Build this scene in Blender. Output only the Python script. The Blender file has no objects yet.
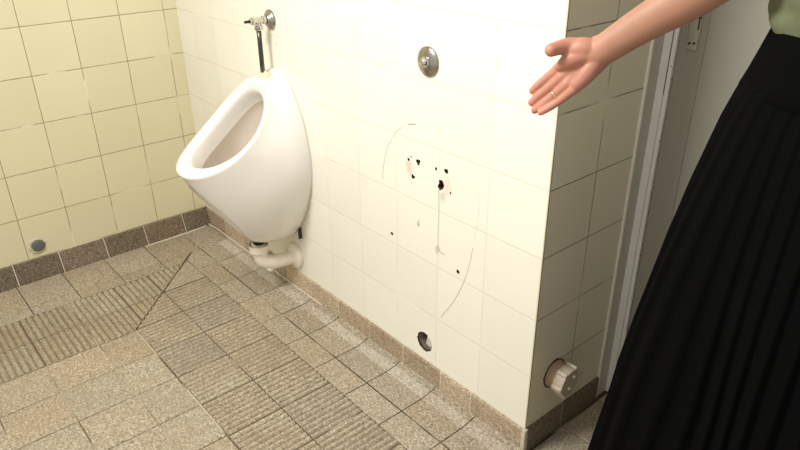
import bpy, bmesh, math, random
from mathutils import Vector, Matrix, noise
random.seed(4)
scn = bpy.context.scene
COL = scn.collection
PI = math.pi
WOUT = 1.614          # x of the outer wall corner
SK = 0.069            # top of the skirting
P = 0.15              # wall tile pitch

# ------------------------------------------------------------------ helpers
def link(o, parent=None):
    COL.objects.link(o)
    if parent is not None:
        o.parent = parent
    return o

def obj(name, bm, mats, parent=None, smooth=True, org=None, angle=None):
    me = bpy.data.meshes.new(name)
    bmesh.ops.recalc_face_normals(bm, faces=bm.faces)
    bm.to_mesh(me); bm.free()
    if smooth:
        me.polygons.foreach_set('use_smooth', [True]*len(me.polygons))
        if angle:
            me.set_sharp_from_angle(angle=math.radians(angle))
    for m in (mats if isinstance(mats, (list, tuple)) else [mats]):
        me.materials.append(m)
    o = bpy.data.objects.new(name, me)
    if parent is not None and org is None:
        org = parent.location.copy()
    if org is not None:
        me.transform(Matrix.Translation(-Vector(org)))
        if parent is None:
            o.location = org
    return link(o, parent)

def thing(name, label, cat, loc):
    o = bpy.data.objects.new(name, None)
    o.empty_display_size = 0.05
    o.location = loc
    o['label'] = label; o['category'] = cat
    return link(o)

def tag(o, label, cat):
    o['label'] = label; o['category'] = cat
    return o

def box(bm, x0, x1, y0, y1, z0, z1, bev=0, mi=0):
    r = bmesh.ops.create_cube(bm, size=1)
    for v in r['verts']:
        v.co = Vector(((x0+x1)/2+v.co.x*(x1-x0), (y0+y1)/2+v.co.y*(y1-y0), (z0+z1)/2+v.co.z*(z1-z0)))
    fs = {f for v in r['verts'] for f in v.link_faces}
    for f in fs: f.material_index = mi
    if bev:
        es = {e for v in r['verts'] for e in v.link_edges}
        bmesh.ops.bevel(bm, geom=list(es), offset=bev, segments=2, affect='EDGES', profile=.5)

def frame(axis):
    a = Vector(axis).normalized()
    u = a.cross(Vector((0, 0, 1)))
    if u.length < 1e-3: u = Vector((1, 0, 0))
    u.normalize()
    return a, u, a.cross(u).normalized()

def lathe(bm, org, axis, prof, n=40, rfun=None):
    """prof: list of (radius, distance along the axis)"""
    a, u, w = frame(axis); org = Vector(org)
    rings = []
    for r, d in prof:
        if r < 1e-6:
            rings.append([bm.verts.new(org+a*d)])
        else:
            rings.append([bm.verts.new(org+a*d+(u*math.cos(2*PI*k/n)+w*math.sin(2*PI*k/n))*(rfun(r, d, 2*PI*k/n) if rfun else r)) for k in range(n)])
    for A, B in zip(rings, rings[1:]):
        for k in range(n):
            j = (k+1) % n
            if len(A) == 1 and len(B) == 1: continue
            if len(A) == 1: bm.faces.new((A[0], B[k], B[j]))
            elif len(B) == 1: bm.faces.new((A[k], A[j], B[0]))
            else: bm.faces.new((A[k], A[j], B[j], B[k]))
    return rings

def tube(bm, pts, rad, n=24, cap=True):
    pts = [Vector(p) for p in pts]
    if not isinstance(rad, (list, tuple)): rad = [rad]*len(pts)
    prev = None; rings = []
    for i, p in enumerate(pts):
        t = (pts[min(i+1, len(pts)-1)]-pts[max(i-1, 0)]).normalized()
        if prev is None: _, u, _w = frame(t)
        else: u = (prev-t*prev.dot(t)).normalized()
        prev = u; w = t.cross(u)
        rings.append([bm.verts.new(p+(u*math.cos(2*PI*k/n)+w*math.sin(2*PI*k/n))*rad[i]) for k in range(n)])
    for A, B in zip(rings, rings[1:]):
        for k in range(n):
            bm.faces.new((A[k], A[(k+1) % n], B[(k+1) % n], B[k]))
    if cap:
        bm.faces.new(rings[0]); bm.faces.new(rings[-1])

def bez(a, b, c, d, t):
    s = 1-t
    return a*(s**3)+b*(3*s*s*t)+c*(3*s*t*t)+d*(t**3)

# ------------------------------------------------------------------ materials
def lin(r, g, b):
    f = lambda c: (c/255/12.92) if c/255 <= .04045 else ((c/255+.055)/1.055)**2.4
    return (f(r), f(g), f(b), 1)

class NT:
    def __init__(s, name):
        s.m = bpy.data.materials.new(name); s.m.use_nodes = True
        s.t = s.m.node_tree; s.n = s.t.nodes; s.b = s.n['Principled BSDF']
    def link(s, a, b): s.t.links.new(a, b)
    def math(s, op, a, b=None, clamp=False):
        n = s.n.new('ShaderNodeMath'); n.operation = op; n.use_clamp = clamp
        for i, v in enumerate((a, b)):
            if v is None: continue
            if isinstance(v, (int, float)): n.inputs[i].default_value = v
            else: s.link(v, n.inputs[i])
        return n.outputs[0]
    def noise(s, scale, detail=3, vec=None, rough=.5):
        n = s.n.new('ShaderNodeTexNoise'); n.inputs['Scale'].default_value = scale
        n.inputs['Detail'].default_value = detail; n.inputs['Roughness'].default_value = rough
        s.link(vec if vec is not None else s.pos(), n.inputs['Vector']); return n.outputs['Fac']
    def pos(s):
        if not hasattr(s, '_p'):
            s._p = s.n.new('ShaderNodeNewGeometry').outputs['Position']
        return s._p
    def sep(s):
        if not hasattr(s, '_s'):
            n = s.n.new('ShaderNodeSeparateXYZ'); s.link(s.pos(), n.inputs[0]); s._s = n.outputs
        return s._s
    def ramp(s, fac, stops, interp='LINEAR'):
        n = s.n.new('ShaderNodeValToRGB'); n.color_ramp.interpolation = interp
        e = n.color_ramp.elements
        while len(e) < len(stops): e.new(.5)
        for k, (p, c) in zip(e, stops):
            k.position = p; k.color = c if len(c) == 4 else (*c, 1)
        s.link(fac, n.inputs[0]); return n.outputs[0]
    def maprange(s, v, a, b, c=0, d=1):
        n = s.n.new('ShaderNodeMapRange'); s.link(v, n.inputs[0])
        for i, x in enumerate((a, b, c, d)): n.inputs[i+1].default_value = x
        return n.outputs[0]
    def mix(s, fac, a, b, mode='MIX'):
        n = s.n.new('ShaderNodeMix'); n.data_type = 'RGBA'; n.blend_type = mode
        for i, v in ((0, fac), (6, a), (7, b)):
            if isinstance(v, (int, float)) or isinstance(v, tuple): n.inputs[i].default_value = v
            else: s.link(v, n.inputs[i])
        return n.outputs[2]
    def bump(s, h, strength=.3, dist=.002):
        n = s.n.new('ShaderNodeBump'); n.inputs['Strength'].default_value = strength
        n.inputs['Distance'].default_value = dist; s.link(h, n.inputs['Height'])
        s.link(n.outputs[0], s.b.inputs['Normal'])
    def set(s, col=None, rough=None, metal=None, coat=None, spec=None):
        for k, v in (('Base Color', col), ('Roughness', rough), ('Metallic', metal), ('Coat Weight', coat), ('Specular IOR Level', spec)):
            if v is None: continue
            if isinstance(v, (int, float, tuple)): s.b.inputs[k].default_value = v
            else: s.link(v, s.b.inputs[k])
        return s.m

def simple(name, c, rough=.5, metal=0, var=.06, scale=30, coat=0, bump=0):
    n = NT(name)
    f = n.noise(scale, 3)
    a = tuple(min(1, x*(1+var)) for x in c[:3])+(1,); b = tuple(x*(1-var) for x in c[:3])+(1,)
    col = n.mix(f, b, a)
    if bump: n.bump(n.noise(scale*4, 3), bump, .001)
    return n.set(col, rough, metal, coat)

def tile_mat(name, axis, off, sign, base, grout, stains_and_spots=(), dark=0.0, pitch=P, gw=.0016):
    """glazed ceramic tiles on a wall: off = where a joint stands on the axis"""
    n = NT(name); X = n.sep()
    u = n.math('DIVIDE', n.math('SUBTRACT', X[axis], off), pitch*sign)
    v = n.math('DIVIDE', n.math('SUBTRACT', X[2], SK), P)
    def edge(q, p):
        f = n.math('FRACT', q)
        return n.math('MULTIPLY', n.math('MINIMUM', f, n.math('SUBTRACT', 1.0, f)), p)
    du, dv = edge(u, pitch), edge(v, P)
    wob = n.math('MULTIPLY', n.math('SUBTRACT', n.noise(60, 2), .5), .0012)
    d = n.math('ADD', n.math('MINIMUM', du, dv), wob)
    g = n.maprange(d, gw*.55, gw*1.05, 1, 0)
    # one tint per tile
    cmb = n.n.new('ShaderNodeCombineXYZ')
    n.link(n.math('FLOOR', u), cmb.inputs[0]); n.link(n.math('FLOOR', v), cmb.inputs[1])
    wn = n.n.new('ShaderNodeTexWhiteNoise'); n.link(cmb.outputs[0], wn.inputs[0])
    b0 = tuple(x*.965 for x in base[:3])+(1,)
    b1 = tuple(min(1, x*1.02) for x in base[:3])+(1,)
    col = n.mix(wn.outputs['Value'], b0, b1)
    col = n.mix(n.math('MULTIPLY', n.noise(5, 4), .2), col, tuple(x*.86 for x in base[:3])+(1,))
    # grout: part dirty brown, part fresh white filler
    gcol = n.ramp(n.noise(7, 2), [(.56, grout[0]), (.66, grout[1])])
    col = n.mix(n.math('MULTIPLY', g, grout[2]), col, gcol)
    rough = n.maprange(g, 0, 1, .17, .8)
    for (sx, sz, r, c, amt) in stains_and_spots:
        dx = n.math('SUBTRACT', X[axis], sx); dz = n.math('SUBTRACT', X[2], sz)
        dd = n.math('SQRT', n.math('ADD', n.math('MULTIPLY', dx, dx), n.math('MULTIPLY', n.math('MULTIPLY', dz, dz), .4)))
        dd = n.math('ADD', dd, n.math('MULTIPLY', n.math('SUBTRACT', n.noise(90, 4), .5), r*2.2))
        m = n.maprange(dd, r*.4, r, amt, 0)
        col = n.mix(m, col, c)
    h = n.math('SUBTRACT', n.math('MULTIPLY', n.noise(14, 2), .25), n.maprange(d, gw*.4, gw*2.2, 1, 0))
    n.bump(h, .3, .001)
    return n.set(col, rough, 0, 0)

def speckle(name, c0, c1, c2, rough=.6, tint=True, scale=1.0, dirt=None, dirtamt=.5):
    """terrazzo-like salt and pepper stoneware"""
    n = NT(name)
    f1 = n.noise(260*scale, 2, rough=.7)
    vo = n.n.new('ShaderNodeTexVoronoi'); vo.inputs['Scale'].default_value = 330*scale
    n.link(n.pos(), vo.inputs['Vector'])
    sv = n.n.new('ShaderNodeSeparateColor'); n.link(vo.outputs['Color'], sv.inputs[0])
    col = n.ramp(sv.outputs[0], [(0, c0), (.3, c1), (.62, c1), (1, c2)])
    col = n.mix(.45, col, n.ramp(f1, [(.35, c0), (.5, c1), (.66, c2)]))
    if tint:
        at = n.n.new('ShaderNodeAttribute'); at.attribute_name = 'tint'
        col = n.mix(1.0, col, at.outputs['Color'], 'MULTIPLY')
    if dirt:
        m = n.ramp(n.noise(3.2, 5, rough=.6), [(.40, (0, 0, 0, 1)), (.68, (1, 1, 1, 1))])
        col = n.mix(n.math('MULTIPLY', m, dirtamt), col, dirt)
        m2 = n.ramp(n.noise(22, 4), [(.5, (0, 0, 0, 1)), (.75, (1, 1, 1, 1))])
        col = n.mix(n.math('MULTIPLY', m2, .3), col, dirt)
    n.bump(f1, .25, .0008)
    return n.set(col, rough, 0, 0)

TILE = lin(240, 236, 220)
TILE_DIM = lin(227, 219, 182)  # same cream tile, darkened and yellowed in colour for the left wall's dimmer light
G_B = (lin(196, 184, 150), lin(236, 230, 210), .4)
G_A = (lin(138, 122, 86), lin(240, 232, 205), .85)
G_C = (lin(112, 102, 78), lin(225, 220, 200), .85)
RUST = lin(205, 140, 70); GREYD = lin(96, 84, 66)
m_tileB = tile_mat('glazed_tile_cream', 0, 1.4625-P*10, 1, TILE, G_B, stains_and_spots=[
    (1.209, .597, .014, RUST, .40), (1.338, .592, .018, RUST, .22), (1.325, .560, .012, GREYD, .25),
    (1.312, .418, .010, GREYD, .30), (1.243, .46, .007, GREYD, .5), (.645, .795, .006, lin(200, 170, 110), .35)])  # last entry is a small tan spot right of the flush pipe
m_tileA = tile_mat('glazed_tile_dimmed', 1, -.048, -1, TILE_DIM, G_A)
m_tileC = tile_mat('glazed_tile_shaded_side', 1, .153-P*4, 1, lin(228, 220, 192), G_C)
m_plaster = simple('rough_plaster', lin(205, 195, 170), .9, bump=.4)
m_cement = simple('dark_cement', lin(70, 58, 45), .95, var=.4, scale=90, bump=.6)
m_skA = speckle('stoneware_skirting_brown', lin(66, 56, 44), lin(114, 102, 84), lin(168, 156, 134), .5, True, .8)
m_skB = speckle('stoneware_skirting_pink', lin(122, 106, 86), lin(190, 176, 152), lin(232, 221, 200), .5, True, .8)
m_floor = speckle('stoneware_floor', lin(102, 91, 75), lin(164, 153, 131), lin(222, 212, 192), .55, True, .75, lin(150, 134, 110), .3)
m_rib = speckle('stoneware_ribbed', lin(106, 94, 77), lin(168, 156, 133), lin(222, 211, 188), .55, True, .75, lin(132, 114, 90), .4)
m_mortar = simple('pale_mortar', lin(196, 184, 162), .9, var=.25, scale=60, bump=.5)
m_white_grout = simple('white_grout', lin(235, 226, 205), .9, var=.1)
n_ = NT('floor_grout')
m_grout = n_.set(n_.ramp(n_.noise(4.3, 3), [(.56, lin(84, 68, 50)), (.66, lin(200, 184, 156))]), .9)
n_ = NT('pale_floor_grout')
m_grout2 = n_.set(n_.ramp(n_.noise(5.3, 3), [(.36, lin(112, 96, 74)), (.5, lin(204, 192, 166))]), .9)
m_porc = NT('porcelain').set(lin(238, 234, 226), .07, 0, .3)
m_porc_in = simple('porcelain_inner_shade', lin(200, 188, 172), .25, var=.1, scale=14)  # shading inside the bowl, put into a darker beige porcelain
m_chrome = simple('chrome', (.62, .60, .56, 1), .12, 1, .05)
m_dullchrome = simple('worn_chrome', (.10, .10, .085, 1), .3, 1, .45, 160)
m_steel = simple('brushed_steel', (.40, .38, .33, 1), .24, 1, .15, 60)
m_oldwhite = simple('aged_white_plastic', lin(236, 226, 206), .35, var=.06)
m_seal = simple('tan_rubber', lin(232, 218, 184), .6)
m_black = simple('black_rubber', lin(18, 16, 15), .5)
m_greyrub = simple('grey_plastic', lin(98, 102, 98), .45, var=.1)
m_cap = simple('beige_plastic', lin(186, 172, 152), .4, var=.06)
m_capdirty = simple('stained_plastic', lin(170, 145, 118), .5, var=.15)
m_frame_grey = simple('frame_grey_paint', lin(186, 180, 166), .45, var=.05, scale=12)
m_frame_cream = simple('frame_cream_paint', lin(252, 248, 240), .45, var=.07, scale=25)
m_door = simple('door_paint', lin(158, 154, 140), .45, var=.04, scale=4)
m_lock = simple('lock_plate_paint', lin(178, 172, 156), .35, .3)
m_mark = simple('pencil_grey', lin(150, 143, 130), .8)
m_caulk = simple('old_caulk', lin(214, 206, 186), .7, var=.1)
m_gold = simple('gold', (.9, .62, .28, 1), .2, 1)
m_hair = simple('brown_hair', lin(60, 40, 26), .5, var=.3, scale=80)
m_shoe = simple('black_leather', lin(20, 18, 18), .4)
n_ = NT('black_pleated_cloth')
m_skirt = n_.set(n_.mix(n_.noise(300, 2), lin(4, 4, 4), lin(9, 9, 9)), .95, 0, 0, .06)
m_shirt = simple('sage_cloth', lin(100, 106, 77), .85, var=.08, scale=200, bump=.2)
n_ = NT('skin')
at = n_.n.new('ShaderNodeAttribute'); at.attribute_name = 'blush'
sk = n_.mix(n_.noise(45, 3), lin(160, 114, 90), lin(176, 130, 105))
sk = n_.mix(at.outputs['Fac'], sk, lin(208, 130, 112))
n_.bump(n_.noise(500, 3), .12, .0006)
n_.b.inputs['Subsurface Weight'].default_value = .06
n_.b.inputs['Subsurface Radius'].default_value = (.012, .005, .003)
n_.b.inputs['Subsurface Scale'].default_value = .5
m_skin = n_.set(sk, .5)

# ------------------------------------------------------------------ setting
def structure(o, kind='structure'):
    o['kind'] = kind; return o

# -- floor: raised tiles of different kinds over a grout bed, one mesh
bm = bmesh.new()
tl = bm.loops.layers.color.new('tint')
JIT = .0013
def clip(poly, pl):
    """keep the part of a 2D polygon where a*x+b*y+c >= 0"""
    a, b, c = pl; out = []
    for i in range(len(poly)):
        p, q = poly[i], poly[(i+1) % len(poly)]
        dp, dq = a*p[0]+b*p[1]+c, a*q[0]+b*q[1]+c
        if dp >= 0: out.append(p)
        if (dp >= 0) != (dq >= 0):
            t = dp/(dp-dq); out.append((p[0]+(q[0]-p[0])*t, p[1]+(q[1]-p[1])*t))
    return out
def put(poly, zf, mi, tint):
    if len(poly) < 3: return None
    vs = []
    for p in poly:
        vs.append(bm.verts.new((p[0], p[1], zf(p))))
    try: f = bm.faces.new(vs)
    except Exception: return None
    if f.normal.z < 0: f.normal_flip()
    f.material_index = mi
    for l in f.loops: l[tl] = (*tint, 1)
    return vs
def rtint(s=.05, warm=.0):
    g = 1-random.random()*s; w = random.random()*.03+warm
    return (g, g*(1-w), g*(1-2*w))
def zcove(p):
    # the tile beside the urinal wall curls up to the skirting
    y = p[1]
    if p[0] < WOUT and y > -.07:
        t = (y+.07)/.07; return .013*t*t
    return 0
def slab(poly, mi=0, tint=None, zf=None, gap=JIT):
    tint = tint or rtint()
    zf = zf or (lambda p: 0)
    cx = sum(p[0] for p in poly)/len(poly); cy = sum(p[1] for p in poly)/len(poly)
    def ins(poly, g):
        q = poly; n = len(poly)
        # orientation
        A = sum(poly[i][0]*poly[(i+1) % n][1]-poly[(i+1) % n][0]*poly[i][1] for i in range(n))
        s = 1 if A > 0 else -1
        for i in range(n):
            a, b = poly[i], poly[(i+1) % n]
            ex, ey = b[0]-a[0], b[1]-a[1]; L = math.hypot(ex, ey)
            if L < 1e-6: continue
            nx, ny = -ey/L*s, ex/L*s
            q = clip(q, (nx, ny, -(nx*a[0]+ny*a[1])-g))
        return q
    a = ins(poly, gap); b = ins(poly, gap+.0012)
    if len(a) != len(b) or len(a) < 3: return
    put(b, zf, mi, tint)
    for i in range(len(a)):
        j = (i+1) % len(a)
        vs = [bm.verts.new((*p, z)) for p, z in ((a[i], zf(a[i])-.0012), (a[j], zf(a[j])-.0012), (b[j], zf(b[j])), (b[i], zf(b[i])))]
        f = bm.faces.new(vs); f.material_index = mi
        for l in f.loops: l[tl] = (*tint, 1)
        vs = [bm.verts.new((*p, z)) for p, z in ((a[i], -.004), (a[j], -.004), (a[j], zf(a[j])-.0012), (a[i], zf(a[i])-.0012))]
        f = bm.faces.new(vs); f.material_index = mi
        for l in f.loops: l[tl] = (*tint, 1)
def ribbed(x0, x1, y0, y1, along, clips=(), tint=None, n=8):
    """ribs run along axis `along`; profile across them"""
    tint = tint or rtint(.06, .005)
    g = JIT
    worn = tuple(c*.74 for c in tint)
    X0, X1, Y0, Y1 = x0+g, x1-g, y0+g, y1-g
    lo, hi = (X0, X1) if along == 'y' else (Y0, Y1)
    pit = (hi-lo)/n
    prof = [(0, -.0032), (.14, -.0032), (.34, 0), (.72, 0), (.90, -.0032), (1, -.0032)]
    for k in range(n):
        for (a, za), (b, zb) in zip(prof, prof[1:]):
            u0, u1 = lo+(k+a)*pit, lo+(k+b)*pit
            poly = [(u0, Y0), (u1, Y0), (u1, Y1), (u0, Y1)] if along == 'y' else [(X0, u0), (X1, u0), (X1, u1), (X0, u1)]
            for c in clips: poly = clip(poly, c)
            ax = 0 if along == 'y' else 1
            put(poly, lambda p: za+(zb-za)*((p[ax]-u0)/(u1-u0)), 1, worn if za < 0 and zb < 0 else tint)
# bed
for (x0, x1, y0, y1, mi) in ((-.02, .53, -2.2, 0.0, 2), (.53, 2.9, -.499, 0.0, 2), (.53, 2.9, -2.2, -.499, 5), (WOUT-.02, 2.9, 0.0, .42, 2)):
    vs = [bm.verts.new(p) for p in ((x0, y0, -.0036), (x1, y0, -.0036), (x1, y1, -.0036), (x0, y1, -.0036))]
    bm.faces.new(vs).material_index = mi
# the drainage line that turns the corner: mitre from (.19,-.165) to (.535,-.5)
mx0, my0, mx1, my1 = .19, -.165, .53, -.502
ma, mb = (my0-my1), (mx1-mx0)                    # normal pointing to +x+y
mc = -(ma*mx0+mb*my0)
UP, DN = (ma, mb, mc-.001), (-ma, -mb, -mc-.001)
# cove row and half row beside the urinal wall
xs = [.187, .318]+[.461+.1435*k for k in range(0, 8)]+[WOUT]
for a, b in zip(xs, xs[1:]):
    t = rtint(.07)
    # split finely across so that the curl is smooth
    ys = [-.125, -.07, -.055, -.04, -.025, -.012, -.002]
    slab([(a, -.125), (b, -.125), (b, -.07), (a, -.07)], 0, t, zcove) if False else None
    g = JIT
    for i in range(len(ys)-1):
        y0 = ys[i]+(g if i == 0 else 0); y1 = ys[i+1]
        put([(a+g, y0), (b-g, y0), (b-g, y1), (a+g, y1)], zcove, 4 if i in (2, 3) else 0, t)
    h_ = [(a, -.20), (b, -.20), (b, -.125), (a, -.125)]
    slab(clip(h_, UP) if a < .2 else h_, 0, rtint(.05))
slab([(.0, -.125), (.187, -.125), (.187, -.004), (.0, -.004)], 0)
# ribbed rows that follow the urinal wall
xr = [.3815+.1455*k for k in range(0, 9)]
xr = xr[:-1]+[WOUT+.01]
slab(clip([(.225, -.345), (.3815, -.345), (.3815, -.20), (.225, -.20)], UP), 0)                     # plain triangle at the corner
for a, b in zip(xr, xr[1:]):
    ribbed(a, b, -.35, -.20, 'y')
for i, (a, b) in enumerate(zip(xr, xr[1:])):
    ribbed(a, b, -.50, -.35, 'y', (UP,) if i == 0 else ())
# cove row, half row and ribbed rows that follow the left wall
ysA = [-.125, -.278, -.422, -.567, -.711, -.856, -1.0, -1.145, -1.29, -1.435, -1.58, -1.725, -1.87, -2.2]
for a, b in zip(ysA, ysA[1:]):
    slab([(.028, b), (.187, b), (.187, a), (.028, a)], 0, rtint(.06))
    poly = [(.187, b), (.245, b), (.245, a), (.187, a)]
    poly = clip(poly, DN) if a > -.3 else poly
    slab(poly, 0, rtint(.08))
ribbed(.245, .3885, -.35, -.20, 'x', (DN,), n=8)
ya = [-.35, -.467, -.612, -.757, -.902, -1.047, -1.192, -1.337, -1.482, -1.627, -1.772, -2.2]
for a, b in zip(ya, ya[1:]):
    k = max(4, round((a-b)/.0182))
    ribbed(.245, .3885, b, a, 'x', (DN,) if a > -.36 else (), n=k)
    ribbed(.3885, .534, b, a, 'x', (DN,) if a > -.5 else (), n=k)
# plain field
yp = [-.502, -.612]+[-.612-.148*k for k in range(1, 11)]
xp = [.534, .676]+[.676+.1437*k for k in range(1, 15)]
for i, (a, b) in enumerate(zip(yp, yp[1:])):
    for c, d in zip(xp, xp[1:]):
        slab([(c, b), (d, b), (d, a), (c, a)], 0, rtint(.05, .005))
# doorway side
xd = [WOUT+.004, 1.76, 1.905, 2.05, 2.195, 2.34, 2.485, 2.63, 2.8]
yd = [.42, .284, .14, -.004, -.15, -.295, -.44, -.502]
for a, b in zip(yd, yd[1:]):
    for c, d in zip(xd, xd[1:]):
        slab([(c+.006 if c < 1.63 else c, b), (d, b), (d, a), (c+.006 if c < 1.63 else c, a)], 0, rtint(.10))
bmesh.ops.remove_doubles(bm, verts=bm.verts, dist=1e-5)
me = bpy.data.meshes.new('floor'); bm.to_mesh(me); bm.free()
m_cove = speckle('mortar_washed_cove', lin(120, 107, 90), lin(180, 169, 150), lin(226, 218, 202), .75, True, .75, lin(196, 188, 172), .4)
for m in (m_floor, m_rib, m_grout, m_mortar, m_cove, m_grout2): me.materials.append(m)
floor = link(bpy.data.objects.new('floor', me)); structure(floor)

# -- the urinal wall with its outer corner, with real drill holes
def evaluated(o):
    dg = bpy.context.evaluated_depsgraph_get()
    me = bpy.data.meshes.new_from_object(o.evaluated_get(dg), depsgraph=dg)
    return me
bm = bmesh.new()
box(bm, -.12, WOUT, 0, .284, -.05, 2.45)
wall = obj('wall_back', bm, [m_tileB, m_tileC, m_cement], smooth=False)
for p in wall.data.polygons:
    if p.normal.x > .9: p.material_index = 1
HOLES = [(1.207, .617, .0042, 0), (1.241, .620, .0078, 1), (1.223, .578, .0062, 2), (1.301, .622, .0042, 3), (1.335, .626, .0070, 4),
         (1.318, .586, .0100, 5), (1.142, .395, .0050, 6), (1.381, .388, .0062, 7), (1.216, .626, .0024, 8), (1.349, .578, .003, 9)]
bm = bmesh.new()
def hole(cx, cz, r, seed, n=14, jag=.35, depth=.05, sx=1, sz=1):
    random.seed(seed)
    rs = [r*(1+random.uniform(-jag, jag*.6)) for _ in range(n)]
    A = [bm.verts.new((cx+rs[k]*sx*math.cos(2*PI*k/n), -.02, cz+rs[k]*sz*math.sin(2*PI*k/n))) for k in range(n)]
    B = [bm.verts.new((v.co.x, depth, v.co.z)) for v in A]
    bm.faces.new(A); bm.faces.new(B)
    for k in range(n): bm.faces.new((A[k], A[(k+1) % n], B[(k+1) % n], B[k]))
for h in HOLES: hole(*h, sz=1.25 if h[3] == 5 else 1)
hole(1.270, .126, .0285, 31, n=36, jag=.06, depth=.075)
cutter = obj('cutter', bm, m_cement, smooth=False)
md = wall.modifiers.new('b', 'BOOLEAN'); md.object = cutter; md.operation = 'DIFFERENCE'; md.solver = 'EXACT'
me = evaluated(wall); wall.modifiers.clear(); wall.data = me
bpy.data.objects.remove(cutter)
for p in me.polygons:
    if .0002 < p.center.y < .09 and 1.05 < p.center.x < 1.45 and .08 < p.center.z < .66: p.material_index = 2
structure(wall)

def ribbon(bm, pts, w, y=-.0006, t=.0009):
    """a thin raised line on the urinal wall, from (x, z) points"""
    vs = []
    for i, (x, z) in enumerate(pts):
        a = pts[max(i-1, 0)]; b = pts[min(i+1, len(pts)-1)]
        dx, dz = b[0]-a[0], b[1]-a[1]; L = math.hypot(dx, dz) or 1
        nx, nz = -dz/L*w/2, dx/L*w/2
        vs.append([bm.verts.new((x+nx, .0005, z+nz)), bm.verts.new((x, y-t*.3, z)), bm.verts.new((x-nx, .0005, z-nz))])
    for A, B in zip(vs, vs[1:]):
        bm.faces.new((A[0], A[1], B[1], B[0])); bm.faces.new((A[1], A[2], B[2], B[1]))
def curve(ctrl, n=10):
    out = []
    for i in range(len(ctrl)-1):
        p0 = ctrl[max(i-1, 0)]; p1 = ctrl[i]; p2 = ctrl[i+1]; p3 = ctrl[min(i+2, len(ctrl)-1)]
        for k in range(n):
            t = k/n
            out.append(tuple(.5*((2*p1[j])+(-p0[j]+p2[j])*t+(2*p0[j]-5*p1[j]+4*p2[j]-p3[j])*t*t+(-p0[j]+3*p1[j]-3*p2[j]+p3[j])*t**3) for j in range(len(p1))))
    out.append(ctrl[-1]); return out
# the outline left by the urinal that was taken down
bm = bmesh.new()
ribbon(bm, curve([(1.232, .709), (1.217, .706), (1.205, .701)], 4), .0035)
ribbon(bm, curve([(1.183, .690), (1.165, .675), (1.150, .656)], 6), .0018)
ribbon(bm, curve([(1.146, .650), (1.128, .622), (1.114, .575), (1.109, .536)], 8), .0013)
ribbon(bm, curve([(1.424, .47), (1.419, .435), (1.401, .368), (1.370, .300), (1.329, .234)], 8), .0020)
obj('pencil_outline', bm, m_mark, wall, org=(0, 0, 0))['label'] = 'thin dark curved line left by a removed urinal'
bm = bmesh.new()
ribbon(bm, curve([(1.311, .574), (1.3135, .52), (1.312, .47), (1.313, .425)], 6), .0026)
ribbon(bm, curve([(1.308, .425), (1.322, .415), (1.335, .414)], 4), .0030)
obj('brown_drip', bm, simple('rusty_drip', lin(172, 154, 120), .7, var=.2), wall, org=(0, 0, 0))['label'] = 'brown drip line below the largest hole'
bm = bmesh.new()
ribbon(bm, curve([(1.430, .62), (1.436, .56), (1.428, .49)], 8), .0014)
obj('faint_outline', bm, m_caulk, wall, org=(0, 0, 0))

# -- the left wall, its dimness put into the tile colour
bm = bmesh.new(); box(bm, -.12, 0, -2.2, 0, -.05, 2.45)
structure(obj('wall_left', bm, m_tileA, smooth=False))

# -- skirtings: profile swept along a wall, one piece per tile
def skirting(name, prof, cuts, place, mat, skew=0):
    bm = bmesh.new(); tl = bm.loops.layers.color.new('tint')
    for a, b in zip(cuts, cuts[1:]):
        t = rtint(.16, .02); g = .0011
        A = [bm.verts.new(place(a+g, *p)) for p in prof]; B = [bm.verts.new(place(b-g, *p)) for p in prof]
        fs = [bm.faces.new((A[i], A[i+1], B[i+1], B[i])) for i in range(len(prof)-1)]
        fs += [bm.faces.new(A), bm.faces.new(B)]
        for f in fs:
            for l in f.loops: l[tl] = (*t, 1)
        # white joint behind
        if b != cuts[-1]:
            A = [bm.verts.new(place(b-g*1.2, p[0]-.0006 if p[0] > .001 else p[0], p[1]-.0006)) for p in prof]
            B = [bm.verts.new(place(b+g*1.2, p[0]-.0006 if p[0] > .001 else p[0], p[1]-.0006)) for p in prof]
            for i in range(len(prof)-1):
                f = bm.faces.new((A[i], A[i+1], B[i+1], B[i])); f.material_index = 1
    return structure(obj(name, bm, [mat, m_white_grout], smooth=False))
# profile: (distance from the wall, height)
pB = [(-.01, SK), (.004, SK), (.006, SK-.003), (.006, .006), (-.01, .006)]
cB = [.007, .16, .301, .451, .594, .740, .889, 1.042, 1.190, 1.337, 1.445, WOUT]
skirting('baseboard_back', pB, cB, lambda s, d, z: (s, -d, z), m_skB)
pA = [(-.01, SK-.002), (.005, SK-.002), (.008, SK-.004), (.030, .004), (.032, -.003), (-.01, -.003)]
cA = [.0, .107, .257, .403, .556, .701, .85, 1.0, 1.15, 1.3, 1.45, 1.6, 1.75, 1.9, 2.2]
skirting('baseboard_left', pA, cA, lambda s, d, z: (d, -s, z), m_skA)
pC = [(-.01, SK+.002), (.004, SK+.002), (.006, SK-.002), (.006, -.002), (-.01, -.002)]
skirting('baseboard_doorway', pC, [.0, .134, .284], lambda s, d, z: (WOUT+d, s, z), m_skA)
# pale mortar at the outer corner of the skirting and a thin bead at the corner tiles
bm = bmesh.new()
box(bm, WOUT-.004, WOUT+.0075, -.0085, .004, 0, SK+.004, .002)
structure(obj('trim_3', bm, m_mortar))
bm = bmesh.new()
box(bm, WOUT-.001, WOUT+.0016, -.0016, .001, SK+.004, 2.45, .0008)
structure(obj('trim_4', bm, simple('corner_glaze', lin(222, 212, 180), .3)))
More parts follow.
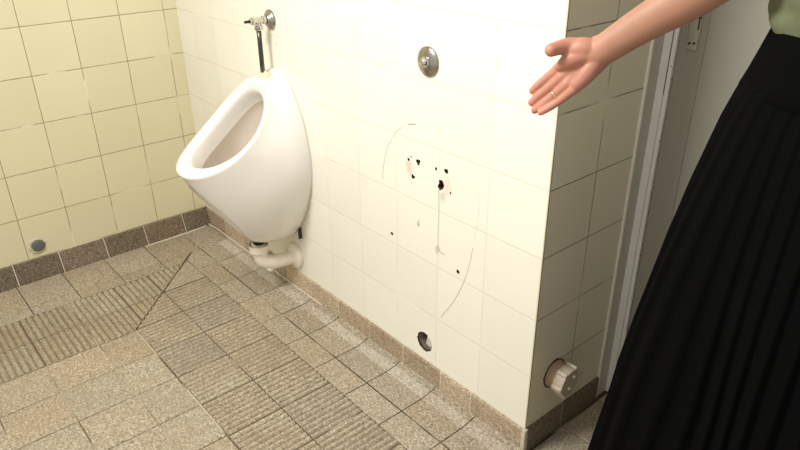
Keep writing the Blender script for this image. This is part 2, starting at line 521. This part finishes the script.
# old mortar smeared where the cove meets the skirting in the inner corner
bm = bmesh.new()
tube(bm, curve([(.018, -.012, .004), (.13, -.012, .010), (.35, -.011, .009), (.55, -.010, .009), (.80, -.009, .009)], 5), [.0030]*21, 10)
tube(bm, curve([(.022, -.010, .003), (.032, -.05, .001), (.035, -.15, .000), (.035, -.27, -.001)], 5), [.0035]*16, 10)
structure(obj('trim_5', bm, simple('white_mortar', lin(204, 192, 172), .9, var=.15, scale=80, bump=.6)))

# -- door frame and door
YD = .335
bm = bmesh.new()
box(bm, WOUT-.02, WOUT+.004, .284, .291, 0, 2.1, .001)
structure(obj('trim_2', bm, simple('pale_bead', lin(250, 244, 226), .4)))
bm = bmesh.new()
box(bm, WOUT-.10, WOUT+.001, .291, .45, 0, 2.1)
box(bm, WOUT-.10, 2.62, .291, .45, 2.1, 2.16)
box(bm, WOUT+.001, WOUT+.0195, YD-.004, .40, .0, 2.1, .0005, 1)
box(bm, WOUT+.0195, WOUT+.030, YD-.003, .40, .0, 2.1, .001, 1)
box(bm, 2.50, 2.54, YD-.004, .40, .0, 2.1, .001, 1)
structure(obj('trim_1', bm, [m_frame_grey, m_frame_cream], smooth=False))
bm = bmesh.new()
box(bm, WOUT+.0190, WOUT+.0205, YD-.0046, .36, .80, .985)
box(bm, WOUT+.0301, WOUT+.0318, YD+.004, .36, .0, 2.1)
for (x, z, r) in ((.026, .86, .003), (.031, .835, .0025), (.029, .70, .003), (.030, .58, .0022), (.031, .42, .0025), (.028, .30, .002), (.031, .21, .002)):
    lathe(bm, (WOUT+x, YD-.0025, z), (0, -1, 0), [(r*.5, -.002), (r*.5, .0006), (0, .0008)], 10)
structure(obj('trim_6', bm, simple('dirty_gap', lin(110, 98, 80), .9)))
bm = bmesh.new()
box(bm, WOUT+.0316, 2.498, YD, .375, .008, 2.09, .002)
door = structure(obj('door_1', bm, m_door, smooth=False))
bm = bmesh.new()
box(bm, 1.700, 1.7012, YD-.0008, YD+.002, .01, 2.08)
structure(obj('door_seam', bm, simple('seam_paint', lin(152, 148, 134), .5), door, org=(0, 0, 0)))
# lock plate with keyhole and screws, lever handle above
bm = bmesh.new()
box(bm, 1.6615, 1.686, YD-.004, YD+.001, .897, 1.10, .003)
lp = structure(obj('lock_plate', bm, m_lock, door, org=(0, 0, 0)))
bm = bmesh.new()
for (x, z) in ((1.6695, .911), (1.6795, .912)):
    lathe(bm, (x, YD-.0035, z), (0, -1, 0), [(.0026, 0), (.0024, .0012), (0, .0014)], 12)
box(bm, 1.6805, 1.6835, YD-.0048, YD-.003, .938, .962, .0008)
lathe(bm, (1.682, YD-.0035, .962), (0, -1, 0), [(.0035, 0), (.0035, .0013), (0, .0014)], 12)
structure(obj('keyhole', bm, m_black, lp, org=(0, 0, 0)))
bm = bmesh.new()
tube(bm, curve([(1.677, YD, 1.06), (1.677, YD-.045, 1.06), (1.69, YD-.055, 1.06), (1.79, YD-.055, 1.058)], 6), [.009]*19, 16)
structure(obj('door_handle', bm, m_steel, door, org=(0, 0, 0)))
bm = bmesh.new()
box(bm, 2.54, 2.9, .291, .45, -.05, 2.45); box(bm, WOUT-.1, 2.54, .291, .45, 2.16, 2.45)
structure(obj('wall_doorway', bm, m_plaster, smooth=False))

# ------------------------------------------------------------------ urinal
UX = .627
U = thing('urinal', 'white porcelain wall-hung urinal bowl on the tiled wall near the inner corner', 'urinal', (UX, 0, .20))
def urinal_mesh():
    bm = bmesh.new(); N = 96
    IT, IB = Vector((0, -.065, .6695)), Vector((0, -.284, .4995))     # opening, top and bottom
    OT, OB = Vector((0, -.050, .706)), Vector((0, -.322, .478))        # outer edge of the rim
    d = Vector((0, -.65, .75))
    nrm = Vector((0, -.67, .74)).normalized()
    def ring_at(ph, f, up=0.0):
        """f = 0 outer rim edge .. 1 opening"""
        c, sn = math.cos(ph), math.sin(ph)
        T = OT.lerp(IT, f); B = OB.lerp(IB, f)
        w = (.131*(1+.06*c))*(1-f)+.1005*f
        e = .92
        p = (T+B)/2+(B-T)/2*c+d*(-.034*(1-f)-.028*f)*(1-c*c)
        return p+Vector((math.copysign(abs(sn)**e, sn)*w, 0, 0))+nrm*up
    def R(ph): return ring_at(ph, 0)
    def W(ph):
        c, sn = math.cos(ph), math.sin(ph)
        zc = .465
        x = .160*math.copysign(abs(sn)**.85, sn)
        if c > 0: x *= (1-.34*c**1.6)
        else: x *= (1-.16*(-c)**2)
        return Vector((x, 0, zc-c*(.262 if c < 0 else .268)))
    K = 22
    outer = []
    for i in range(K+1):
        t = i/K; ring = []
        for k in range(N):
            ph = 2*PI*k/N; c = math.cos(ph)
            b = max(0, c)                       # 1 at the bottom
            w = W(ph); r = R(ph)
            side = abs(math.sin(ph))
            tp = max(0, -c)
            p1 = w+Vector((0, -.085-.095*b+.060*tp, -.030*b*b))+Vector((w.x*.06*side, 0, 0))
            p2 = r+Vector((r.x*.06*side, .045+.040*b-.02*tp, -.050-.115*b+.052*tp))
            q = bez(w, p1, p2, r, t)
            # the front of the belly is hollowed to a leaf-shaped face with a crease on either side
            ph_ = ph if ph < PI else ph-2*PI
            u = (t-.30)/.64
            if 0 < u < 1:
                lim = .40*math.sin(PI*u)**.8+1e-4
                if abs(ph_) < lim: q = q+Vector((0, .042, .008))*(math.sin(PI*u)*(1-(ph_/lim)**2))
            ring.append(q)
        outer.append(ring)
    rings = outer
    # rolled rim
    for f, up in ((.02, .006), (.10, .0095), (.30, .011), (.60, .010), (.82, .008), (.94, .005), (1.0, 0), (1.03, -.008), (1.02, -.024), (1.0, -.045)):
        rings.append([ring_at(2*PI*k/N, f, up) for k in range(N)])
    ninner = len(rings)
    last = rings[-1]
    S = Vector((0, -.135, .30))
    for i in range(1, 13):
        t = i/12; ring = []
        for k in range(N):
            ph = 2*PI*k/N; c = math.cos(ph); p = last[k]
            p1 = p+Vector((p.x*.02, .030, -.045-.02*max(0, c)))
            p2 = S+Vector((p.x*.62, -.03*max(0, c)+.070*max(0, -c), .05+.13*max(0, -c)))
            ring.append(bez(p, p1, p2, S+Vector((p.x*.02, 0, 0)), t))
        rings.append(ring)
    V = [[bm.verts.new((q.x+UX, min(q.y, -.0005), q.z)) for q in ring] for ring in rings]
    for i, (A, B) in enumerate(zip(V, V[1:])):
        for k in range(N):
            f = bm.faces.new((A[k], A[(k+1) % N], B[(k+1) % N], B[k]))
            f.material_index = 1 if i > ninner-2 else 0
    bm.faces.new(V[0]); bm.faces.new(V[-1])
    return bm
o = obj('bowl', urinal_mesh(), [m_porc, m_porc_in], U)
bm = bmesh.new()
lathe(bm, (UX, -.036, .710), (0, 0, 1), [(.022, -.01), (.022, .008), (.020, .011), (.008, .012), (.0075, .016), (0, .016)], 32)
obj('inlet_seal', bm, m_seal, U)['label'] = 'tan seal round the water inlet'
bm = bmesh.new()
lathe(bm, (UX, -.112, .205), (0, 0, -1), [(.019, -.03), (.019, .004), (.017, .006), (0, .006)], 32)
obj('outlet_gasket', bm, m_black, U)['label'] = 'black rubber outlet gasket'
bm = bmesh.new()
box(bm, .697, .7015, -.012, -.0005, .205, .245, .001)
obj('bracket', bm, m_cement, U)

# flush valve above the urinal
F = thing('flush_valve', 'small chrome flush valve with dark pipe running down into the top of the urinal', 'valve', (UX, 0, .862))
bm = bmesh.new()
lathe(bm, (UX, -.0002, .862), (0, -1, 0), [(.0275, 0), (.0275, .003), (.024, .007), (.015, .012), (.013, .016), (0, .016)], 40)
obj('wall_rosette', bm, m_steel, F, angle=50)
bm = bmesh.new()
lathe(bm, (UX, -.012, .864), (0, -1, 0), [(.008, 0), (.008, .006), (.011, .007), (.011, .014), (.0085, .015), (.0085, .040), (.0105, .041), (.0105, .047), (.007, .048), (.007, .053), (0, .053)], 24)
lathe(bm, (UX, -.040, .868), (0, 0, -1), [(.0085, 0), (.0085, .018), (0, .018)], 20)
obj('valve_body', bm, m_chrome, F, angle=50)
bm = bmesh.new()
lathe(bm, (UX, -.064, .864), (0, -1, 0), [(.0038, 0), (.0038, .014), (.003, .017), (0, .017)], 16)
obj('stem', bm, m_black, F)['label'] = 'dark spindle at the front of the valve'
bm = bmesh.new()
lathe(bm, (UX, -.040, .851), (0, 0, -1), [(.009, 0), (.0115, .002), (.0115, .010), (.0095, .013), (0, .013)], 6+18)
obj('coupling_nut', bm, m_chrome, F, angle=50)
bm = bmesh.new()
tube(bm, [(UX, -.040, .842), (UX+.0004, -.0402, .80), (UX, -.040, .76), (UX, -.040, .706)], .0066, 20)
obj('flush_pipe', bm, m_dullchrome, F)['label'] = 'tarnished dark flush pipe'

# waste trap below the urinal
TX = .645
T = thing('waste_trap', 'off-white plastic waste pipe with round wall flange under the urinal', 'pipe', (TX, 0, .125))
bm = bmesh.new()
lathe(bm, (TX+.01, -.0065, .128), (0, -1, 0), [(.043, -.006), (.043, .004), (.040, .009), (.026, .012), (.024, .014), (0, .014)], 40)
obj('wall_flange', bm, m_oldwhite, T, angle=50)
bm = bmesh.new()
tube(bm, curve([(TX+.005, -.014, .122), (TX-.002, -.045, .120), (TX-.010, -.082, .122), (TX-.018, -.105, .136), (TX-.022, -.111, .160), (TX-.023, -.112, .194)], 8), [.023]*41, 28)
lathe(bm, (TX-.023, -.112, .193), (0, 0, -1), [(.030, 0), (.030, .024), (.025, .028), (0, .028)], 28)
lathe(bm, (TX+.002, -.022, .121), (-.1, -1, 0), [(.023, 0), (.023, .018), (.020, .020), (0, .02)], 28)
obj('trap_pipe', bm, m_oldwhite, T, angle=50)
bm = bmesh.new()
lathe(bm, (TX-.008, -.086, .108), (.1, -.75, -.65), [(.013, 0), (.013, .012), (.011, .015), (.005, .016), (0, .016)], 20)
obj('cleanout_nut', bm, simple('ivory_plastic', lin(236, 228, 208), .3), T, angle=50)

# push button on the wall
Bt = thing('flush_button', 'round steel push button with domed plate high on the white wall left of the hand', 'button', (1.272, 0, .858))
bm = bmesh.new()
lathe(bm, (1.272, 0, .858), (0, -1, 0), [(.0325, 0), (.0325, .003), (.0305, .005), (.022, .0085), (.0145, .0105), (0, .0105)], 48)
obj('plate', bm, m_steel, Bt, angle=50)
bm = bmesh.new()
lathe(bm, (1.272, -.010, .858), (0, -1, 0), [(.0135, 0), (.0135, .0025), (.0100, .0035), (.0085, .0075), (.0070, .0095), (0, .0105)], 32)
obj('button', bm, m_chrome, Bt, angle=50)

# empty drain socket in the wall where the other urinal was
D = thing('drain_socket', 'open round drain hole low in the wall with a bright metal fitting inside', 'drain', (1.270, .07, .126))
bm = bmesh.new()
lathe(bm, (1.270, .074, .126), (0, -1, 0), [(.0, .0), (.024, .0), (.026, .004), (.026, .068), (.0235, .068), (.0235, .006), (0, .004)], 36)
obj('pipe_end', bm, simple('grey_pipe', lin(120, 108, 90), .6, var=.3, scale=70), D, angle=40)
bm = bmesh.new()
box(bm, 1.268, 1.289, .008, .050, .110, .138, .002)
bmesh.ops.rotate(bm, verts=bm.verts, cent=(1.278, .03, .124), matrix=Matrix.Rotation(.2, 3, 'Y'))
obj('metal_fitting', bm, simple('bright_metal', (.85, .84, .8, 1), .35, .6), D, smooth=False)

# grey plug in the left wall, with chipped plaster ring
G = thing('wall_plug', 'grey round plastic plug in the left tiled wall just above the brown skirting', 'plug', (0, -.609, .113))
bm = bmesh.new()
lathe(bm, (0, -.609, .113), (1, 0, 0), [(.0205, -.001), (.0205, .006), (.0185, .0085), (.015, .0095), (0, .0095)], 36)
obj('plug', bm, m_greyrub, G, angle=50)
bm = bmesh.new()
random.seed(8)
jit = [random.uniform(.86, 1.18) for _ in range(36)]
lathe(bm, (0, -.612, .112), (1, 0, 0), [(.027, -.001), (.0262, .0018), (.022, .0028), (.019, .002)], 36,
      rfun=lambda r, d, a: r*(jit[int(a/(2*PI)*36+.5) % 36] if r > .024 else 1)+(.004*max(0, math.sin(a)) if r > .024 else 0))
obj('plaster_ring', bm, m_plaster, G)

# cleanout cap on the doorway side of the corner
Cc = thing('cleanout_cap', 'beige plastic pipe cap with ribbed edge sticking out low on the corner wall', 'pipe cap', (WOUT, .089, .187))
bm = bmesh.new()
lathe(bm, (WOUT-.001, .089, .187), (1, 0, 0), [(.034, -.001), (.034, .006), (.0315, .008), (.0315, .040), (0, .040)], 40)
obj('pipe_neck', bm, m_capdirty, Cc, angle=50)
bm = bmesh.new()
def lug(r, d, a):
    if r < .0312: return r
    k = (a/(2*PI)*6) % 1
    return r+(.0042 if k < .22 else 0)
lathe(bm, (WOUT+.022, .089, .187), (1, 0, 0), [(.0315, 0), (.0365, .001), (.0365, .024), (.0345, .0265), (.031, .027), (.029, .025), (0, .025)], 96, rfun=lug)
cap = obj('cap', bm, m_cap, Cc, angle=40)
for (dy, dz) in ((.008, .014), (-.006, -.012)):
    bm = bmesh.new()
    lathe(bm, (WOUT+.0465, .089+dy, .187+dz), (1, 0, 0), [(.0034, 0), (.0034, .0035), (.002, .0045), (0, .0045)], 14)
    obj('screw', bm, simple('pale_screw', lin(238, 230, 214), .3), cap, org=Cc.location)
bm = bmesh.new()
random.seed(5)
lathe(bm, (WOUT-.001, .089, .187), (1, 0, 0), [(.040, 0), (.039, .0018), (.034, .002)], 40, rfun=lambda r, d, a: r*random.uniform(.93, 1.03))
obj('dark_ring', bm, m_cement, Cc)  # jagged dark ring on the wall around the pipe neck

# ------------------------------------------------------------------ person
PX, PY = 2.08, 0.0
person = thing('person', 'person in a sage green top and long black pleated skirt holding out one open palm', 'person', (PX, PY, 0))

_sph = {}
def unit_sphere(seg):
    if seg not in _sph:
        nv = max(8, seg*2//3); V = [Vector((0, 0, 1))]; F = []
        for i in range(1, nv):
            t = PI*i/nv
            V += [Vector((math.sin(t)*math.cos(2*PI*k/seg), math.sin(t)*math.sin(2*PI*k/seg), math.cos(t))) for k in range(seg)]
        V.append(Vector((0, 0, -1)))
        R = lambda i, k: 1+(i-1)*seg+k % seg
        for k in range(seg):
            F.append((0, R(1, k), R(1, k+1))); F.append((len(V)-1, R(nv-1, k+1), R(nv-1, k)))
            for i in range(1, nv-1): F.append((R(i, k), R(i+1, k), R(i+1, k+1), R(i, k+1)))
        _sph[seg] = (V, F)
    return _sph[seg]
class Lump:
    """a plain list of overlapping balls, later fused to one surface"""
    def __init__(s): s.v = []; s.f = []
def blob(bm, c, r, rot=None, seg=14):
    V, F = unit_sphere(seg)
    c = Vector(c); r = Vector(r) if isinstance(r, (tuple, list, Vector)) else Vector((r, r, r))
    n = len(bm.v)
    for v in V:
        q = Vector((v.x*r.x, v.y*r.y, v.z*r.z))
        if rot is not None: q = rot @ q
        bm.v.append(c+q)
    bm.f += [tuple(i+n for i in f) for f in F]
def lump_bm(l):
    me = bpy.data.meshes.new('t'); me.from_pydata([tuple(v) for v in l.v], [], l.f)
    b = bmesh.new(); b.from_mesh(me); return b
def limb(bm, pts, rad, seg=14, dens=.22, flat=None):
    """chain of overlapping balls along a smooth path; flat = (axis, factor)"""
    path = curve([tuple(p)+(r,) for p, r in zip(pts, rad)], 24)
    last = None
    for q in path:
        p = Vector(q[:3]); r = max(q[3], .001)
        if last is None or (p-last).length > r*dens or q is path[-1]:
            if flat:
                a, u, w = frame(flat[0])
                M = Matrix((a, u, w)).transposed()
                blob(bm, p, (r*flat[1], r, r), M, seg)
            else: blob(bm, p, r, None, seg)
            last = p
def fuse(bm, voxel, smooth=6, fac=.5):
    me = bpy.data.meshes.new('t'); me.from_pydata([tuple(v) for v in bm.v], [], bm.f)
    o = bpy.data.objects.new('t', me); COL.objects.link(o)
    r = o.modifiers.new('r', 'REMESH'); r.mode = 'VOXEL'; r.voxel_size = voxel; r.use_smooth_shade = True
    s = o.modifiers.new('s', 'SMOOTH'); s.iterations = smooth; s.factor = fac
    bpy.context.view_layer.update()
    out = evaluated(o); bpy.data.objects.remove(o)
    return out

VIEW = Vector((2.323-1.74, -.978+.13, 1.195-.95)).normalized()   # the palm faces this way
# --- pointing arm with its hand
bm = Lump()
ELB = (1.9223, -.0872, 1.1035); SHO = (1.955, .0, 1.345)
WR = (1.7688, -.1201, .980)
limb(bm, [(1.759, -.1225, .9735), WR, (1.8136, -.1068, 1.0181), (1.8711, -.0932, 1.0615), ELB], [.0225, .0222, .0252, .0300, .0320], seg=24, dens=.15, flat=(VIEW, .84))
limb(bm, [ELB, (1.945, -.05, 1.21), SHO], [.034, .043, .050], seg=22)
fl = (VIEW, .80)
wr0 = [(1.7592, -.1180, .9835), (1.7610, -.1190, .9775), (1.7630, -.1200, .9715), (1.7650, -.1212, .9665)]
MCP = [(1.7129, -.1441, .9467), (1.7211, -.1459, .9365), (1.7315, -.1460, .9273), (1.7437, -.1445, .9219)]
for w0, m_, r1 in zip(wr0, MCP, (.0115, .0112, .0108, .0100)):
    w0 = Vector(w0); m_ = Vector(m_)
    limb(bm, [w0, w0.lerp(m_, .5), m_], [.0165, .0135, r1*.86], seg=16, dens=.18, flat=fl)
# thenar and hypothenar pads
limb(bm, [(1.7570, -.1250, .9790), (1.7470, -.132, .9800), (1.7376, -.1363, .9785), (1.7276, -.1434, .9745)], [.015, .0165, .0165, .0120], seg=20, dens=.13)
limb(bm, [(1.7480, -.1300, .9720), (1.7334, -.1354, .9649), (1.7200, -.1403, .9560)], [.014, .0130, .0095], seg=18, dens=.15)
limb(bm, [(1.7550, -.1290, .9740), (1.7350, -.1445, .9650), (1.7190, -.1485, .9530)], [.0140, .0128, .0085], seg=18, dens=.15)
limb(bm, [(1.7643, -.1270, .9635), (1.7564, -.1340, .9460), (1.7466, -.1410, .9300)], [.0125, .0135, .0110], seg=18, dens=.15)
# fingers: knuckle, middle joint, end joint, tip
FING = [
 [(1.7129, -.1441, .9467), (1.6974, -.1506, .9305), (1.6858, -.1554, .9179), (1.6777, -.1571, .9083)],
 [(1.7211, -.1459, .9365), (1.7026, -.1526, .9157), (1.6896, -.1571, .9020), (1.6789, -.1591, .8903)],
 [(1.7315, -.1460, .9273), (1.7126, -.1519, .9061), (1.6984, -.1569, .8913), (1.6863, -.1596, .8795)],
 [(1.7437, -.1445, .9219), (1.7270, -.1507, .9036), (1.7137, -.1567, .8907), (1.7011, -.1633, .8803)]]
FR = [(.0086, .0072, .0067, .0060), (.0086, .0072, .0067, .0060), (.0084, .0070, .0065, .0058), (.0078, .0064, .0059, .0052)]
for f, r in zip(FING, FR): limb(bm, f, r, seg=16, dens=.12)
THUMB = [(1.7420, -.1330, .9810), (1.7268, -.1440, .9830), (1.7200, -.1580, .9812), (1.7165, -.1715, .9790)]
limb(bm, THUMB, [.0140, .0120, .0108, .0100], seg=18, dens=.12)
arm = fuse(bm, .0013, 13, .5)
# --- the rest of the body
bm = Lump()
def stack(bm, secs, seg=24, cx=PX, cy=PY):
    for (z0, a0, b0), (z1, a1, b1) in zip(secs, secs[1:]):
        n = max(2, int(abs(z1-z0)/.012))
        for i in range(n+1):
            t = i/n; a = a0+(a1-a0)*t; b = b0+(b1-b0)*t
            blob(bm, (cx, cy, z0+(z1-z0)*t), (a, b, .035), None, seg)
stack(bm, [(.82, .150, .105), (.90, .135, .095), (.96, .108, .080), (1.02, .108, .080), (1.15, .125, .090), (1.27, .135, .095), (1.33, .115, .075)])
limb(bm, [(PX-.06, PY, 1.34), SHO], [.055, .050], seg=18)
limb(bm, [(PX+.06, PY, 1.34), (2.205, .0, 1.345)], [.055, .050], seg=18)
limb(bm, [(PX, .005, 1.35), (PX, -.005, 1.45)], [.058, .050], seg=18)
limb(bm, [(1.945, -.02, 1.29), SHO], [.046, .050], seg=18)
# hanging left arm and its hand
limb(bm, [(2.205, 0, 1.345), (2.235, .02, 1.20), (2.27, .03, 1.08)], [.050, .042, .036], seg=18)
limb(bm, [(2.27, .03, 1.08), (2.31, .02, .96), (2.335, 0, .85)], [.037, .032, .023], seg=18)
hx, hy, hz = 2.338, -.004, .83
for k in range(4):
    y = hy-.030+k*.019
    limb(bm, [(hx, hy+(k-1.5)*.009, hz), (hx+.006, y, hz-.075)], [.016, .011], seg=12)
    e = .062+(.012 if k in (1, 2) else 0)-(.01 if k == 3 else 0)
    limb(bm, [(hx+.006, y, hz-.075), (hx+.006, y, hz-.075-e*.55), (hx-.004, y, hz-.075-e)], [.0095, .0085, .007], seg=12)
limb(bm, [(hx, hy-.012, hz-.02), (hx+.004, hy-.042, hz-.05), (hx+.002, hy-.050, hz-.085)], [.014, .011, .009], seg=12)
# legs and feet
for sx in (-1, 1):
    limb(bm, [(PX+sx*.085, .0, .86), (PX+sx*.085, -.005, .66), (PX+sx*.083, -.008, .48), (PX+sx*.082, .012, .34), (PX+sx*.080, .015, .10)], [.082, .070, .052, .053, .036], seg=18)
    limb(bm, [(PX+sx*.080, .025, .055), (PX+sx*.085, -.05, .045), (PX+sx*.092, -.13, .032)], [.034, .032, .026], seg=16)
# head with a face, turned a little down to the hand
hc = Vector((PX-.005, -.030, 1.545))
blob(bm, hc, (.072, .090, .100), None, 28)
blob(bm, hc+Vector((0, -.022, -.050)), (.052, .060, .055), None, 20)
limb(bm, [hc+Vector((0, -.088, .010)), hc+Vector((0, -.106, -.025))], [.008, .013], seg=12)          # nose
limb(bm, [hc+Vector((-.020, -.084, -.058)), hc+Vector((0, -.092, -.056)), hc+Vector((.020, -.084, -.058))], [.006, .008, .006], seg=10)  # lips
blob(bm, hc+Vector((0, -.070, -.092)), (.020, .018, .016), None, 12)                                  # chin
for sx in (-1, 1):
    blob(bm, hc+Vector((sx*.074, .005, -.010)), (.008, .018, .030), None, 12)                         # ear
    limb(bm, [hc+Vector((sx*.012, -.090, .028)), hc+Vector((sx*.045, -.078, .028))], [.006, .005], seg=10)  # brow
rest = fuse(bm, .0055, 3, .5)
bm = bmesh.new()
bm.from_mesh(rest); bm.from_mesh(arm)
bl = bm.verts.layers.float.new('blush')
tips = [(Vector(f[3]), .026, .85) for f in FING]+[(Vector(THUMB[3]), .020, .8), (Vector((1.763, -.130, .958)), .018, .45), (Vector((1.739, -.145, .94)), .012, .25)]
knk = [(Vector(f[0]), .012, .4) for f in FING]+[(Vector(f[1]), .009, .35) for f in FING]
for v in bm.verts:
    b = 0
    if v.co.x < 1.80 and v.co.z < 1.02:
        for c, r, a in tips+knk:
            d = (v.co-c).length
            if d < r: b = max(b, a*(1-d/r)**.7)
        b = max(b, .34*max(0, min(1, (1.785-v.co.x)/.03)))
    v[bl] = b
body = obj('body', bm, m_skin, person)
# eyes on the face
for sx in (-1, 1):
    bm = Lump()
    blob(bm, hc+Vector((sx*.030, -.0745, .006)), .0120, None, 20)
    e = obj('eye', lump_bm(bm), simple('eye_white', lin(235, 230, 224), .2), person)
    bm = bmesh.new()
    lathe(bm, hc+Vector((sx*.030, -.0862, .004)), (0, -1, -.15), [(.0055, 0), (.0045, .0012), (0, .0016)], 16)
    obj('iris', bm, simple('iris_brown', lin(60, 40, 24), .2), e, org=person.location)
bm = Lump()
blob(bm, hc+Vector((0, .014, .018)), (.084, .094, .100), None, 28)
for v in bm.v:
    if v.y < hc.y-.045 and v.z < hc.z+.052: v.y = hc.y-.045
limb(bm, [hc+Vector((0, .07, .0)), hc+Vector((0, .085, -.08)), hc+Vector((0, .085, -.17))], [.070, .060, .035], seg=18)
me = fuse(bm, .006, 3)
bm = bmesh.new(); bm.from_mesh(me)
obj('hair', bm, m_hair, person)
# ring on the ring finger
a = Vector(FING[2][0]); b = Vector(FING[2][1]); c = a.lerp(b, .80)
bm = bmesh.new(); ax = (b-a).normalized()
lathe(bm, c-ax*.0014, ax, [(.0076, 0), (.0088, .0003), (.0088, .0031), (.0076, .0034), (.0070, .0017), (.0076, 0)], 32)
obj('finger_ring', bm, m_gold, person)['label'] = 'thin gold ring'

# --- skirt: full circle of pressed pleats
def skirt_mesh():
    bm = bmesh.new()
    prof = [(1.026, .122, .100), (1.01, .129, .106), (.990, .133, .110), (.95, .154, .126), (.90, .170, .138), (.80, .194, .156), (.70, .214, .172), (.60, .231, .185), (.50, .246, .197), (.40, .259, .207), (.30, .271, .217), (.20, .282, .226), (.10, .293, .235), (.07, .296, .237)]
    NP = 44; S = 10; N = NP*S
    random.seed(3)
    dep = [random.uniform(.6, 1.5) for _ in range(NP)]
    prof2 = []
    for (z0, a0, b0), (z1, a1, b1) in zip(prof, prof[1:]):
        for i in range(3):
            t = i/3; prof2.append((z0+(z1-z0)*t, a0+(a1-a0)*t, b0+(b1-b0)*t))
    prof2.append(prof[-1])
    rings = []
    for z, a, b in prof2:
        ring = []
        fall = max(0, min(1, (1.0-z)/.5)); up = max(0, min(1, (.97-z)/.03))
        for k in range(N):
            th = 2*PI*k/N
            tw = th+.05*math.sin(3*th+1)*fall+.03*math.sin(7*th+z*3)*fall
            i = int(k/S); f = (k % S)/S
            # knife pleat: slow rise, quick fall
            s_ = f/.78 if f < .78 else (1-f)/.22
            d = (s_-.5)*(.0016*up+.009*fall)*dep[i]
            big = .014*fall*math.sin(5*th+.8)+.008*fall*math.sin(9*th+2+z*2)
            ring.append(bm.verts.new((PX+(a+d+big-.004*fall)*math.cos(tw), PY+(b+d+big-.004*fall)*math.sin(tw), z)))
        rings.append(ring)
    for A, B in zip(rings, rings[1:]):
        for k in range(N): bm.faces.new((A[k], A[(k+1) % N], B[(k+1) % N], B[k]))
    return bm
sk_o = obj('skirt', skirt_mesh(), m_skirt, person)
so = sk_o.modifiers.new('t', 'SOLIDIFY'); so.thickness = .0015; so.offset = -1
bm = bmesh.new(); N = 96; rings = []
for z, g in ((.948, .016), (.950, .020), (.970, .013), (1.000, .004), (1.028, -.004), (1.028, -.012)):
    rings.append([bm.verts.new((PX+(.134+g)*math.cos(2*PI*k/N), PY+(.106+g)*math.sin(2*PI*k/N), z)) for k in range(N)])
for A, B in zip(rings, rings[1:]):
    for k in range(N): bm.faces.new((A[k], A[(k+1) % N], B[(k+1) % N], B[k]))
obj('waistband', bm, m_skirt, person)
# --- top, bloused over the waistband
bm = Lump()
stack(bm, [(.950, .100, .075), (.995, .110, .088), (1.040, .134, .108), (1.05, .138, .112), (1.08, .141, .114), (1.12, .142, .114), (1.20, .145, .116), (1.28, .150, .112), (1.335, .135, .088)], seg=32)
for sx in (-1, 1):
    limb(bm, [(PX+sx*.05, 0, 1.350), (PX+sx*.12, 0, 1.350)], [.060, .058], seg=18)
limb(bm, [(1.960, 0, 1.348), (1.948, -.03, 1.27)], [.058, .058], seg=18)
limb(bm, [(2.200, 0, 1.348), (2.232, .018, 1.24)], [.058, .054], seg=18)
me = fuse(bm, .006, 4)
bm = bmesh.new(); bm.from_mesh(me)
for v in bm.verts:
    n1 = noise.noise(Vector((v.co.x*16, v.co.y*16, v.co.z*30)))
    w = max(0, min(1, (1.2-v.co.z)/.12))
    d = Vector((v.co.x-PX, v.co.y-PY, 0)); d.normalize()
    v.co += d*(n1*.010*w)
obj('shirt', bm, m_shirt, person)
for sx in (-1, 1):
    bm = Lump()
    limb(bm, [(PX+sx*.080, .030, .045), (PX+sx*.086, -.05, .040), (PX+sx*.094, -.14, .034)], [.042, .043, .035], seg=18)
    me = fuse(bm, .005, 3)
    bm = bmesh.new(); bm.from_mesh(me)
    for v in bm.verts: v.co.z = max(v.co.z, .001)
    obj('shoe', bm, m_shoe, person)

# ------------------------------------------------------------------ light
w = bpy.data.worlds.new('world'); scn.world = w; w.use_nodes = True
w.node_tree.nodes['Background'].inputs[0].default_value = (1.0, .97, .92, 1)
w.node_tree.nodes['Background'].inputs[1].default_value = .80
def area(name, loc, target, sx, sy, power, col):
    l = bpy.data.lights.new(name, 'AREA'); l.shape = 'RECTANGLE'; l.size = sx; l.size_y = sy
    l.energy = power; l.color = col
    o = bpy.data.objects.new(name, l); o.location = loc
    o.rotation_euler = (Vector(target)-Vector(loc)).to_track_quat('-Z', 'Y').to_euler()
    return link(o)
area('ceiling_light', (1.10, -1.20, 1.95), (1.75, -.1, .75), .5, .4, 36, (1, .985, .955))

# ------------------------------------------------------------------ camera
cam = bpy.data.cameras.new('camera'); cam.sensor_width = 36; cam.lens = 36*673.96/800
cam.clip_start = .02
co = bpy.data.objects.new('camera', cam); co.rotation_mode = 'XYZ'
co.location = (2.323, -.9781, 1.1953); co.rotation_euler = (1.1022, .0065, .8622)
link(co); scn.camera = co
vs = scn.view_settings
scn.display_settings.display_device = 'sRGB'
vs.view_transform = 'Standard'; vs.look = 'None'; vs.exposure = 0.0; vs.gamma = 1; vs.use_curve_mapping = False
